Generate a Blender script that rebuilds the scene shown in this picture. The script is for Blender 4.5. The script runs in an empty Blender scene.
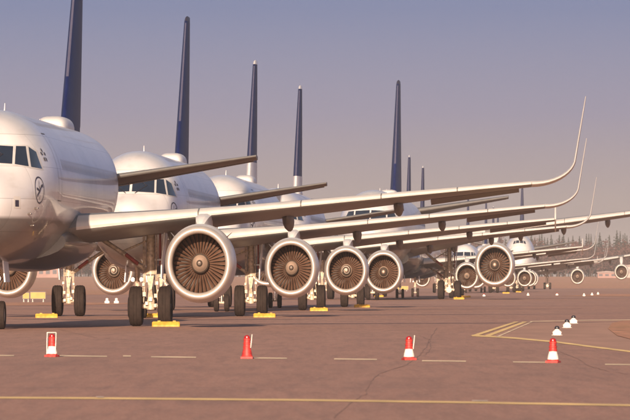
import bpy, math, random
import numpy as np
from mathutils import Vector, Matrix
R = math.radians
sc = bpy.context.scene
COL = sc.collection
random.seed(7)

# ------------------------------------------------------------------ camera, sky, sun, exposure
F_PX, CAM_H, HOR_Y = 6650.0, 1.25, 282.5          # focal length and horizon in photo pixels (630 wide)
cam_d = bpy.data.cameras.new('camera'); cam = bpy.data.objects.new('camera', cam_d); COL.objects.link(cam)
cam.location = (0, 0, CAM_H); cam.rotation_euler = (R(90), 0, 0)
cam_d.sensor_width = 36; cam_d.lens = 36 * F_PX / 630; cam_d.shift_y = (HOR_Y - 210) / 630
cam_d.clip_start = 1; cam_d.clip_end = 20000
cam_d.dof.use_dof = True; cam_d.dof.focus_distance = 215; cam_d.dof.aperture_fstop = 13
sc.camera = cam

SUN_EL, SUN_AZ = R(15), R(6)                      # azimuth: degrees left of straight behind the camera
sun_dir = Vector((-math.sin(SUN_AZ) * math.cos(SUN_EL), -math.cos(SUN_AZ) * math.cos(SUN_EL), math.sin(SUN_EL)))
w = bpy.data.worlds.new('World'); sc.world = w; w.use_nodes = True
nt = w.node_tree; nt.nodes.clear()
def N(t, nt, **k):
    n = nt.nodes.new(t)
    for a, b in k.items(): setattr(n, a, b)
    return n
out = N('ShaderNodeOutputWorld', nt); bg = N('ShaderNodeBackground', nt); sky = N('ShaderNodeTexSky', nt)
sky.sky_type = 'NISHITA'; sky.sun_disc = False; sky.sun_elevation = SUN_EL
sky.sun_rotation = math.atan2(sun_dir.x, sun_dir.y); sky.dust_density = 2.0; sky.ozone_density = 2.0
geo = N('ShaderNodeTexCoord', nt); sep = N('ShaderNodeSeparateXYZ', nt); ramp = N('ShaderNodeValToRGB', nt)
mr = N('ShaderNodeMath', nt, operation='SQRT', use_clamp=True)
e = ramp.color_ramp.elements
e[0].position = 0.0; e[0].color = (0.90, 0.69, 0.76, 1)
e[1].position = 1.0; e[1].color = (0.40, 0.28, 0.21, 1)
for p_, c_ in ((.111, (.71, .575, .75)), (.159, (.40, .358, .64)), (.204, (.21, .222, .465)), (.245, (.185, .195, .40)), (.55, (.42, .32, .28))):
    m = e.new(p_); m.color = (*c_, 1)
mul = N('ShaderNodeMix', nt, data_type='RGBA', blend_type='MULTIPLY'); mul.inputs[0].default_value = 1
nt.links.new(geo.outputs['Generated'], sep.inputs[0]); nt.links.new(sep.outputs[2], mr.inputs[0])
nt.links.new(mr.outputs[0], ramp.inputs[0])
nt.links.new(sky.outputs[0], mul.inputs[6]); nt.links.new(ramp.outputs[0], mul.inputs[7])
nt.links.new(mul.outputs[2], bg.inputs[0]); bg.inputs[1].default_value = 0.15
nt.links.new(bg.outputs[0], out.inputs[0])
sl = bpy.data.lights.new('sun', 'SUN'); sun = bpy.data.objects.new('sun', sl); COL.objects.link(sun)
sl.energy = 4.6; sl.angle = R(0.6); sl.color = (1.0, 0.785, 0.59)
sun.rotation_euler = (-sun_dir).to_track_quat('-Z', 'Y').to_euler(); sun.location = (-60, -40, 60)
vs = sc.view_settings; vs.view_transform = 'Standard'; vs.look = 'None'; vs.exposure = 1.0; vs.gamma = 1; vs.use_curve_mapping = False
sc.cycles.max_bounces = 6; sc.cycles.volume_bounces = 0; sc.cycles.use_denoising = True

# ------------------------------------------------------------------ materials
MATS = {}
def mat(name, col, rough=0.5, metal=0.0, vary=0.08, scale=3.0, stretch=(1, 1, 1), bump=0.0, coat=0.0, extra=None, spec=None):
    if name in MATS: return MATS[name]
    m = bpy.data.materials.new(name); m.use_nodes = True; t = m.node_tree; p = t.nodes['Principled BSDF']
    tc = N('ShaderNodeTexCoord', t); mp = N('ShaderNodeMapping', t); mp.inputs['Scale'].default_value = stretch
    t.links.new(tc.outputs['Object'], mp.inputs[0])
    nz = N('ShaderNodeTexNoise', t); nz.inputs['Scale'].default_value = scale; nz.inputs['Detail'].default_value = 5
    t.links.new(mp.outputs[0], nz.inputs[0])
    cr = N('ShaderNodeMapRange', t); cr.inputs['From Min'].default_value = .3; cr.inputs['From Max'].default_value = .7
    cr.inputs['To Min'].default_value = 1 - vary; cr.inputs['To Max'].default_value = 1 + vary
    t.links.new(nz.outputs[0], cr.inputs[0])
    mx = N('ShaderNodeMix', t, data_type='RGBA', blend_type='MULTIPLY'); mx.inputs[0].default_value = 1
    mx.inputs[6].default_value = (*col, 1); t.links.new(cr.outputs[0], mx.inputs[7])
    src = mx.outputs[2]
    if extra: src = extra(t, tc, src)
    t.links.new(src, p.inputs['Base Color'])
    p.inputs['Roughness'].default_value = rough; p.inputs['Metallic'].default_value = metal
    p.inputs['Coat Weight'].default_value = coat
    if spec is not None: p.inputs['Specular IOR Level'].default_value = spec
    if bump:
        b = N('ShaderNodeBump', t); b.inputs['Strength'].default_value = bump; b.inputs['Distance'].default_value = .02
        t.links.new(nz.outputs[0], b.inputs['Height']); t.links.new(b.outputs[0], p.inputs['Normal'])
    MATS[name] = m
    return m

def math_node(t, op, a, b=None):
    n = N('ShaderNodeMath', t, operation=op)
    for i, v in enumerate((a, b)):
        if v is None: continue
        if isinstance(v, (int, float)): n.inputs[i].default_value = v
        else: t.links.new(v, n.inputs[i])
    return n.outputs[0]
def mixc(t, fac, a, b, blend='MIX'):
    n = N('ShaderNodeMix', t, data_type='RGBA', blend_type=blend)
    for i, v in ((0, fac), (6, a), (7, b)):
        if isinstance(v, (int, float, tuple)): n.inputs[i].default_value = v
        else: t.links.new(v, n.inputs[i])
    return n.outputs[2]
def hull_paint(zsplit, grey):
    def f(t, tc, src):                                  # white upper paint, grey belly paint darkened to deepen its shade, panel joints, streaks
        s = N('ShaderNodeSeparateXYZ', t); t.links.new(tc.outputs['Object'], s.inputs[0])
        k = N('ShaderNodeMapRange', t); k.inputs['From Min'].default_value = zsplit - .05; k.inputs['From Max'].default_value = zsplit + .05
        t.links.new(s.outputs[2], k.inputs[0])
        c = mixc(t, k.outputs[0], grey, src)
        cb = N('ShaderNodeCombineXYZ', t); t.links.new(s.outputs[1], cb.inputs[0]); t.links.new(s.outputs[2], cb.inputs[1])
        bk = N('ShaderNodeTexBrick', t); bk.inputs['Scale'].default_value = 1.0; bk.inputs['Brick Width'].default_value = 2.4; bk.inputs['Row Height'].default_value = .86
        bk.inputs['Mortar Size'].default_value = .006; bk.inputs['Mortar Smooth'].default_value = .2; bk.inputs['Bias'].default_value = 0
        bk.inputs['Color1'].default_value = (1, 1, 1, 1); bk.inputs['Color2'].default_value = (.86, .86, .87, 1); bk.inputs['Mortar'].default_value = (.45, .43, .42, 1)
        t.links.new(cb.outputs[0], bk.inputs[0])
        c = mixc(t, 1.0, c, bk.outputs[0], 'MULTIPLY')
        nz = N('ShaderNodeTexNoise', t); nz.inputs['Scale'].default_value = 1.4; nz.inputs['Detail'].default_value = 6
        mp = N('ShaderNodeMapping', t); mp.inputs['Scale'].default_value = (2, .35, 3); t.links.new(tc.outputs['Object'], mp.inputs[0])
        t.links.new(mp.outputs[0], nz.inputs[0])
        d = N('ShaderNodeMapRange', t); d.inputs['From Min'].default_value = .52; d.inputs['From Max'].default_value = .75; d.inputs['To Max'].default_value = .22
        t.links.new(nz.outputs[0], d.inputs[0])
        return mixc(t, d.outputs[0], c, (.30, .25, .20, 1))
    return f
def cowl_seams(t, tc, src):
    s = N('ShaderNodeSeparateXYZ', t); t.links.new(tc.outputs['Object'], s.inputs[0])
    f = math_node(t, 'PINGPONG', math_node(t, 'ADD', s.outputs[1], 50.23), .68)
    return mixc(t, math_node(t, 'MULTIPLY', math_node(t, 'LESS_THAN', f, .009), .6), src, (.16, .14, .13, 1))
M = dict(
    hull=mat('airliner_paint', (.68, .66, .66), .28, 0, .03, 2, extra=hull_paint(2.95, (.15, .14, .135, 1)), coat=.3),
    hull_wide=mat('wide_body_paint', (.62, .61, .61), .3, 0, .03, 2, extra=hull_paint(3.9, (.15, .14, .135, 1)), coat=.3),
    white=mat('white_paint', (.66, .64, .63), .35, 0, .05, 4),
    wing=mat('wing_paint_shaded', (.19, .18, .17), .4, 0, .10, 2.5),  # darker than the real light grey skin: underside shade painted in
    slat=mat('slat_paint', (.60, .565, .53), .38, 0, .06, 3),
    under=mat('control_surface_shaded', (.11, .098, .09), .45, 0, .12, 3),  # dark tone carries the shade under ailerons, fairings and tailplanes
    nacelle=mat('nacelle_paint', (.60, .58, .57), .32, 0, .10, 3, extra=cowl_seams),
    lip=mat('polished_lip', (.62, .555, .50), .38, .5, .05, 5),
    barrel=mat('inlet_barrel_shaded', (.035, .026, .022), .6, .1, .1, 8),  # light grey liner coloured dark, shade inside the inlet put into the colour
    blade=mat('fan_blade', (.125, .066, .043), .45, .3, .15, 6),
    spinner=mat('spinner', (.42, .30, .23), .45, .2, .08, 6),
    spindark=mat('spinner_dark', (.10, .075, .06), .45, .2, .08, 6),
    mark=mat('white_mark', (.62, .52, .44), .5, 0, .03, 6),
    blue=mat('fin_blue', (.010, .018, .082), .45, 0, .15, 2, spec=.15),
    finlight=mat('fin_light', (.55, .55, .60), .4, 0, .08, 2),
    strip=mat('fin_edge_metal', (.085, .085, .14), .5, .1, .08, 3),
    tyre=mat('tyre', (.026, .017, .014), .85, 0, .25, 10, bump=.2, spec=.2),
    hub=mat('wheel_hub', (.45, .42, .38), .5, .3, .2, 12),
    strut=mat('gear_strut', (.50, .39, .29), .45, .1, .40, 12),
    chrome=mat('gear_piston', (.75, .72, .68), .2, .9, .05, 10),
    red=mat('red_cover', (.30, .055, .04), .55, 0, .15, 8),
    dark=mat('dark_hollow', (.02, .018, .017), .7, 0, .1, 4),
    glass=mat('cockpit_glass', (.016, .024, .042), .05, 0, .1, 4, spec=.8),
    cabin=mat('cabin_window', (.40, .39, .40), .3, 0, .1, 4),
    frame=mat('window_frame', (.52, .50, .49), .45, 0, .06, 6),
    navy=mat('emblem_navy', (.03, .025, .05), .5, 0, .05, 5),
    yellow=mat('chock_yellow', (.47, .26, .03), .6, 0, .35, 7, bump=.1),
    conered=mat('cone_red', (.38, .024, .02), .55, 0, .4, 16),
    conewhite=mat('cone_white', (.72, .66, .60), .6, 0, .2, 22),
    lantern=mat('lantern_red', (.28, .01, .01), .2, 0, .1, 9),
    black=mat('black_plastic', (.02, .018, .025), .4, 0, .1, 9),
    signyellow=mat('sign_yellow', (.36, .23, .05), .6, 0, .12, 3),
    nozzle=mat('nozzle_metal', (.25, .22, .20), .4, .8, .1, 6),
)

# ------------------------------------------------------------------ mesh helpers
class MB:
    def __init__(s): s.v, s.f, s.m = [], [], []
    def add(s, vs, fs, mi=0):
        o = len(s.v); s.v += [tuple(p) for p in vs]
        for f in fs: s.f.append(tuple(o + i for i in f)); s.m.append(mi)
    def loft(s, rings, closed=True, cap0=True, cap1=True, mi=0):
        n = len(rings[0]); vs = [p for r in rings for p in r]; fs = []
        for i in range(len(rings) - 1):
            for j in range(n if closed else n - 1):
                k = (j + 1) % n
                fs.append((i*n + j, i*n + k, (i+1)*n + k, (i+1)*n + j))
        if cap0: fs.append(tuple(range(n))[::-1])
        if cap1: fs.append(tuple((len(rings)-1)*n + j for j in range(n)))
        s.add(vs, fs, mi)
    def box(s, c, h, mi=0, rot=None):
        c = Vector(c); vs = []
        for x in (-1, 1):
            for y in (-1, 1):
                for z in (-1, 1):
                    p = Vector((x*h[0], y*h[1], z*h[2]))
                    if rot: p = rot @ p
                    vs.append(c + p)
        s.add(vs, [(0,1,3,2), (4,6,7,5), (0,4,5,1), (2,3,7,6), (0,2,6,4), (1,5,7,3)], mi)
    def tube(s, a, b, r0, r1=None, n=12, mi=0):
        a, b = Vector(a), Vector(b); r1 = r0 if r1 is None else r1
        d = (b - a).normalized(); u = d.orthogonal().normalized(); w_ = d.cross(u)
        ring = lambda c, r: [c + u*(r*math.cos(t)) + w_*(r*math.sin(t)) for t in [2*math.pi*i/n for i in range(n)]]
        s.loft([ring(a, r0), ring(b, r1)], mi=mi)
    def lathe(s, prof, c=(0,0,0), axis='y', n=48, mi=0, cap0=False, cap1=False):
        rings = []
        for a, r in prof:
            ring = []
            for i in range(n):
                t = 2*math.pi*i/n; p, q = r*math.cos(t), r*math.sin(t)
                ring.append({'y': (c[0]+p, c[1]+a, c[2]+q), 'z': (c[0]+p, c[1]-q, c[2]+a), 'x': (c[0]+a, c[1]+p, c[2]+q)}[axis])
            rings.append(ring)
        s.loft(rings, cap0=cap0, cap1=cap1, mi=mi)
    def mesh(s, name, mats, kx=1.0, smooth=35):
        me = bpy.data.meshes.new(name)
        me.from_pydata([(x*kx, y, z) for x, y, z in s.v], [], s.f)
        for q in mats: me.materials.append(q)
        me.polygons.foreach_set('material_index', s.m)
        import bmesh
        b = bmesh.new(); b.from_mesh(me); bmesh.ops.recalc_face_normals(b, faces=b.faces); b.to_mesh(me); b.free()
        if smooth:
            me.polygons.foreach_set('use_smooth', [True]*len(me.polygons)); me.set_sharp_from_angle(angle=R(smooth))
        me.update()
        return me
def link(name, me, parent=None, **props):
    o = bpy.data.objects.new(name, me); COL.objects.link(o)
    if parent: o.parent = parent
    for k, v in props.items(): o[k] = v
    return o
def tag(o, label, cat, group=None):
    o['label'] = label; o['category'] = cat
    if group: o['group'] = group
    return o
def ground_pt(px, py, z=0.0):                           # where a photo pixel's ray meets the apron
    d = F_PX * CAM_H / (py - HOR_Y)
    return Vector(((px - 315) / F_PX * d, d, z))

# ------------------------------------------------------------------ ground, grass, markings
def streaks(t, tc, src):
    s = N('ShaderNodeSeparateXYZ', t); t.links.new(tc.outputs['Object'], s.inputs[0])
    c = src
    for sc_, st, lo, hi, colr, amt in ((.55, (1, .03, 1), .5, .75, (.22, .122, .092, 1), .28),
                                       (.14, (1, .06, 1), .5, .66, (.42, .245, .18, 1), .22),
                                       (5.0, (1, .05, 1), .45, .7, (.20, .112, .085, 1), .5), (16.0, (1, .10, 1), .5, .62, (.44, .265, .195, 1), .4), (1.6, (.25, .06, 1), .52, .66, (.23, .13, .097, 1), .22), (30.0, (1, .12, 1), .52, .6, (.20, .11, .085, 1), .35)):
        mp = N('ShaderNodeMapping', t); mp.inputs['Scale'].default_value = st; t.links.new(tc.outputs['Object'], mp.inputs[0])
        nz = N('ShaderNodeTexNoise', t); nz.inputs['Scale'].default_value = sc_; nz.inputs['Detail'].default_value = 7
        t.links.new(mp.outputs[0], nz.inputs[0])
        d = N('ShaderNodeMapRange', t); d.inputs['From Min'].default_value = lo; d.inputs['From Max'].default_value = hi; d.inputs['To Max'].default_value = amt
        t.links.new(nz.outputs[0], d.inputs[0]); c = mixc(t, d.outputs[0], c, colr)
    # paving joints
    for i, per in ((1, 11.0), (0, 7.5)):
        f = math_node(t, 'PINGPONG', math_node(t, 'ADD', s.outputs[i], 5003.0), per)
        c = mixc(t, math_node(t, 'MULTIPLY', math_node(t, 'LESS_THAN', f, .16 if i else .02), .35), c, (.15, .10, .09, 1))
    return c
asphalt = mat('asphalt', (.37, .195, .138), .7, 0, .10, 1.2, stretch=(1, .08, 1), extra=streaks, bump=.15)
def grassy(t, tc, src):
    c = src
    for sc_, st, colr, amt in ((.05, (1, .3, 1), (.40, .21, .09, 1), .7), (.35, (1, .1, 1), (.42, .19, .12, 1), .7), (2.0, (1, .1, 1), (.16, .11, .05, 1), .4)):
        mp = N('ShaderNodeMapping', t); mp.inputs['Scale'].default_value = st; t.links.new(tc.outputs['Object'], mp.inputs[0])
        nz = N('ShaderNodeTexNoise', t); nz.inputs['Scale'].default_value = sc_; nz.inputs['Detail'].default_value = 6
        t.links.new(mp.outputs[0], nz.inputs[0])
        d = N('ShaderNodeMapRange', t); d.inputs['From Min'].default_value = .42; d.inputs['From Max'].default_value = .66; d.inputs['To Max'].default_value = amt
        t.links.new(nz.outputs[0], d.inputs[0]); c = mixc(t, d.outputs[0], c, colr)
    return c
grass_m = mat('dry_grass', (.46, .21, .13), .9, 0, .3, 1.5, stretch=(1, .15, 1), extra=grassy, bump=.4)
line_m = mat('line_yellow', (.86, .60, .24), .6, 0, .25, 1.3, stretch=(1, .4, 1))
dash_m = mat('line_worn', (.78, .60, .40), .65, 0, .3, 1.5, stretch=(1, .3, 1))
seam_m = mat('tar_seam', (.25, .145, .11), .7, 0, .3, 2)
conc_m = mat('shoulder_concrete', (.38, .215, .158), .85, 0, .12, 1.0, stretch=(1, .1, 1))

def terrain_z(y): return 0.0 if y < 1400 else 3.4 * ((min(y, 2450) - 1400) / 1050) ** 1.2
mb = MB()
ys = [-300, 0, 300, 700, 1100, 1400, 1500, 1650, 1800, 2000, 2200, 2450, 2700, 6000]
xs = [-3000, -600, -200, 0, 200, 600, 3000]
mb.add([(x, y, terrain_z(y)) for y in ys for x in xs],
       [(j*7+i, j*7+i+1, (j+1)*7+i+1, (j+1)*7+i) for j in range(len(ys)-1) for i in range(6)])
mb.m = [0 if ys[k // 6 + 1] <= 1400 else 1 for k in range(len(mb.f))]
link('airfield_ground', mb.mesh('airfield_ground', [asphalt, grass_m], smooth=0), kind='structure')

def sheet(name, pts, material, z, kind='structure'):
    b = MB(); b.add([(p[0], p[1], z) for p in pts], [tuple(range(len(pts)))])
    return link(name, b.mesh(name, [material], smooth=0), kind=kind)
def strip(name, px, thick, material, z):                # painted line through photo pixels, thickness in pixels
    b = MB(); vs = []
    for x, y in px:
        a, c = ground_pt(x, y - thick/2), ground_pt(x, y + thick/2); vs += [(a.x, a.y, z), (c.x, c.y, z)]
    b.add(vs, [(2*i, 2*i+1, 2*i+3, 2*i+2) for i in range(len(px)-1)])
    return link(name, b.mesh(name, [material], smooth=0), kind='structure')
def slant(name, px, thick, material, z):                # line running into depth: thickness measured across
    b = MB(); vs = []
    for x, y, tk in px:
        a, c = ground_pt(x - tk/2, y), ground_pt(x + tk/2, y); vs += [(a.x, a.y, z), (c.x, c.y, z)]
    b.add(vs, [(2*i, 2*i+1, 2*i+3, 2*i+2) for i in range(len(px)-1)])
    return link(name, b.mesh(name, [material], smooth=0), kind='structure')

strip('taxiway_line', [(-60, 397.6), (100, 398.6), (320, 400.6), (480, 403), (700, 406.8)], 1.7, line_m, .004)
for x0, x1, y in ((-30, 14, 355.3), (58, 107, 356), (123, 131, 356.2), (151, 196, 357), (254, 287, 358.2), (334, 377, 359.2),
                  (422, 466, 361), (513, 547, 362.2), (605, 660, 364.6)):
    strip('dashed_line', [(x0, y), (x1, y + (x1-x0)*.012)], 1.1, dash_m, .004)
# lines of the shoulder on the right, with the paler paving inside them
sheet('shoulder_paving', [ground_pt(478, 336.5), ground_pt(514, 338.2), ground_pt(556, 342), ground_pt(640, 352.5), ground_pt(700, 359), ground_pt(700, 320), ground_pt(530, 321)], conc_m, .002)
strip('shoulder_line', [(472, 335.8), (495, 337), (514, 338.3), (556, 342.2), (592, 347), (640, 353), (700, 360)], 1.5, line_m, .006)
slant('hatch_line', [(474, 336, 7), (516.5, 322, 5)], 0, line_m, .008)
slant('hatch_line', [(486, 336.6, 7), (525, 322, 5)], 0, line_m, .008)
slant('hatch_line', [(497, 337.2, 3), (532, 322, 2)], 0, dash_m, .008)
strip('edge_line', [(530, 321.6), (560, 321), (590, 320.4), (660, 320)], .6, dash_m, .008)
sheet('grass_verge', [ground_pt(640, 342), ground_pt(617, 336), ground_pt(608, 329), ground_pt(612, 323.5), ground_pt(624, 320.6), ground_pt(700, 320), ground_pt(700, 347)], grass_m, .012)
rs = random.Random(11)
for pts in ([(437, 328), (430, 340), (424, 350), (417, 358), (405, 366), (378, 374), (369, 385), (366, 394), (350, 403), (330, 421)],
            [(420, 336), (429, 340), (431, 349), (424, 356)], [(560, 352), (580, 360), (588, 366), (610, 372), (640, 376)],
            [(60, 330), (96, 338), (150, 341), (230, 340), (330, 344)], [(180, 383), (240, 388), (300, 392), (345, 395)]):
    q = []
    for (xa, ya), (xb, yb) in zip(pts, pts[1:]):
        for k in range(7):
            f = k/7; q.append((xa + (xb-xa)*f + rs.uniform(-1.2, 1.2), ya + (yb-ya)*f + rs.uniform(-.25, .25), rs.uniform(.4, 1.4)))
    slant('tar_seam', q, 0, seam_m, .003)
for x, y, l_ in ((100, 397.8, 8), (480, 401.6, 16)):
    strip('paint_scuff', [(x - l_/2, y), (x + l_/2, y + .2)], .9, mat('paint_scuff', (.62, .50, .42), .7, 0, .3, 4), .010)
# grass islands behind the row
def isl(pts, z=.010): return sheet('grass_island', [ground_pt(*p) for p in pts], grass_m, z)
isl([(-40, 306), (50, 305.6), (118, 304.6), (140, 303.2), (60, 302.4), (-40, 302.8)])
isl([(-60, 295.5), (90, 295), (300, 293.2), (300, 288.7), (-60, 289.2)])
isl([(560, 296.2), (700, 296.8), (700, 294.2), (600, 294)])

# ------------------------------------------------------------------ airliner builder
K = 0.89                                                # width to height as the photograph shows it
def pchip(xs, ys):
    xs, ys = np.array(xs, float), np.array(ys, float); h = np.diff(xs); d = np.diff(ys)/h; mm = np.zeros(len(xs))
    for i in range(1, len(xs)-1):
        if d[i-1]*d[i] > 0: mm[i] = 2*d[i-1]*d[i]/(d[i-1]+d[i])
    mm[0], mm[-1] = d[0], d[-1]
    def f(x):
        i = int(np.clip(np.searchsorted(xs, x) - 1, 0, len(xs)-2)); t = (x - xs[i])/h[i]
        return ((1+2*t)*(1-t)**2*ys[i] + t*(1-t)**2*h[i]*mm[i] + t*t*(3-2*t)*ys[i+1] + t*t*(t-1)*h[i]*mm[i+1])
    return f
class Hull:                                             # stations: x from nose, bottom, top, widest z, half width
    def __init__(s, st):
        q = [math.sqrt(a[0]) for a in st]
        s.zb, s.zt, s.zc, s.hw = [pchip(q, [a[i] for a in st]) for i in (1, 2, 3, 4)]; s.L = st[-1][0]
    def sec(s, x): q = math.sqrt(max(x, 0)); return s.zb(q), s.zt(q), s.zc(q), s.hw(q)
    def half(s, x, z):
        zb, zt, zc, hw = s.sec(x); k = (z - zc)/((zt - zc) if z > zc else (zc - zb) or 1e-6)
        return hw*math.sqrt(1 - k*k) if abs(k) < 1 else -1
    def front(s, l, z):                                 # x where the hull is first met looking aft at (l, z)
        a, b = 0.0, 9.0
        for _ in range(34):
            c = (a+b)/2
            if s.half(c, z) >= abs(l): b = c
            else: a = c
        return b
    def rings(s, xs, n=56):
        out_ = []
        for x in xs:
            zb, zt, zc, hw = s.sec(x); r = []
            for i in range(n):
                t = 2*math.pi*i/n; c_, s_ = math.cos(t), math.sin(t)
                r.append((hw*s_, x, zc + ((zt-zc) if c_ > 0 else (zc-zb))*c_))
            out_.append(r)
        return out_
A320_ST = [(0,3.33,3.37,3.35,.02),(.1,3.02,3.66,3.34,.31),(.3,2.80,3.88,3.33,.55),(.6,2.57,4.06,3.33,.80),(1,2.37,4.22,3.35,1.03),
           (1.4,2.22,4.38,3.40,1.22),(1.8,2.10,4.66,3.46,1.38),(2.2,2.01,4.95,3.54,1.52),(2.6,1.94,5.22,3.60,1.63),(3,1.88,5.43,3.66,1.72),
           (3.6,1.82,5.65,3.72,1.82),(4.4,1.78,5.79,3.78,1.91),(5.4,1.755,5.87,3.81,1.96),(6.5,1.75,5.89,3.82,1.975),(15,1.75,5.89,3.82,1.975),
           (24,1.75,5.89,3.82,1.975),(26,1.88,5.89,3.86,1.97),(28,2.25,5.88,4.02,1.92),(30,2.78,5.86,4.28,1.75),(32,3.38,5.80,4.56,1.45),
           (34,3.98,5.68,4.84,1.05),(36,4.56,5.44,5.02,.58),(37.5,4.93,5.15,5.04,.18)]
def rescale(st, kn, kt, L, zb, zt, hw):
    out_ = []
    for x, b, t, c, h in st:
        nx = x*kn if x <= 6.5 else (L - (37.5-x)*kt if x >= 24 else (6.5*kn + (L-13.5*kt))/2)
        g = lambda z: zb + (z-1.75)/4.14*(zt-zb)
        out_.append((nx, g(b), g(t), g(c), h*hw/1.975))
    return out_
A330_ST = rescale(A320_ST, 1.40, 1.50, 63.0, 2.15, 7.85, 2.82)
B747_ST = [(0,4.55,4.65,4.6,.02),(.5,3.7,5.75,4.65,1.0),(1.5,3.1,7.0,4.8,1.75),(2.6,2.75,8.05,4.9,2.25),(3.6,2.55,8.85,5.0,2.6),(5,2.4,9.5,5.1,2.9),
           (7,2.25,9.9,5.15,3.15),(9,2.2,10.05,5.2,3.25),(17,2.2,10.05,5.2,3.25),(21,2.2,9.5,5.2,3.25),(26,2.2,8.7,5.2,3.25),(48,2.2,8.6,5.2,3.25),
           (54,2.9,8.6,5.5,3.1),(60,4.2,8.5,6.2,2.5),(65,5.6,8.2,6.9,1.7),(70,7.0,7.6,7.3,.4)]
AF = [(1, .0), (.92, .022), (.8, .046), (.65, .07), (.5, .084), (.35, .086), (.22, .076), (.12, .058), (.06, .041), (.025, .026), (.008, .0145), (0, 0)]
LO = [(.008, -.0125), (.025, -.021), (.06, -.030), (.12, -.039), (.22, -.047), (.35, -.050), (.5, -.042), (.65, -.027), (.8, -.013), (.92, -.005), (1, -.002)]
def airfoil(cut=1.0, frm=0.0):
    up = [p for p in AF if frm <= p[0] <= cut]; lo = [p for p in LO if frm <= p[0] <= cut]
    return up + lo
def secpts(sec, prof, s, off=0.0):                      # sec: l, xLE, z, chord, t/c, incidence
    l, x, z, c, tc, inc = sec; k = tc/.132; a = R(inc); out_ = []
    for u, v in prof:
        px, pz = u*c, v*c*k
        if off:
            d = Vector((u - .3, v*6)).normalized(); px += d.x*off; pz += d.y*off
        out_.append((s*l, x + px*math.cos(a) + pz*math.sin(a), z - px*math.sin(a) + pz*math.cos(a)))
    return out_
def lerp_sec(secs, l):
    for a, b in zip(secs, secs[1:]):
        if a[0] <= l <= b[0] + 1e-6:
            t = (l-a[0])/(b[0]-a[0]); return tuple(p + (q-p)*t for p, q in zip(a, b))
    return secs[-1]
CACHE = {}
def cached(key, fn):
    if key not in CACHE: CACHE[key] = fn()
    return CACHE[key]

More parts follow.
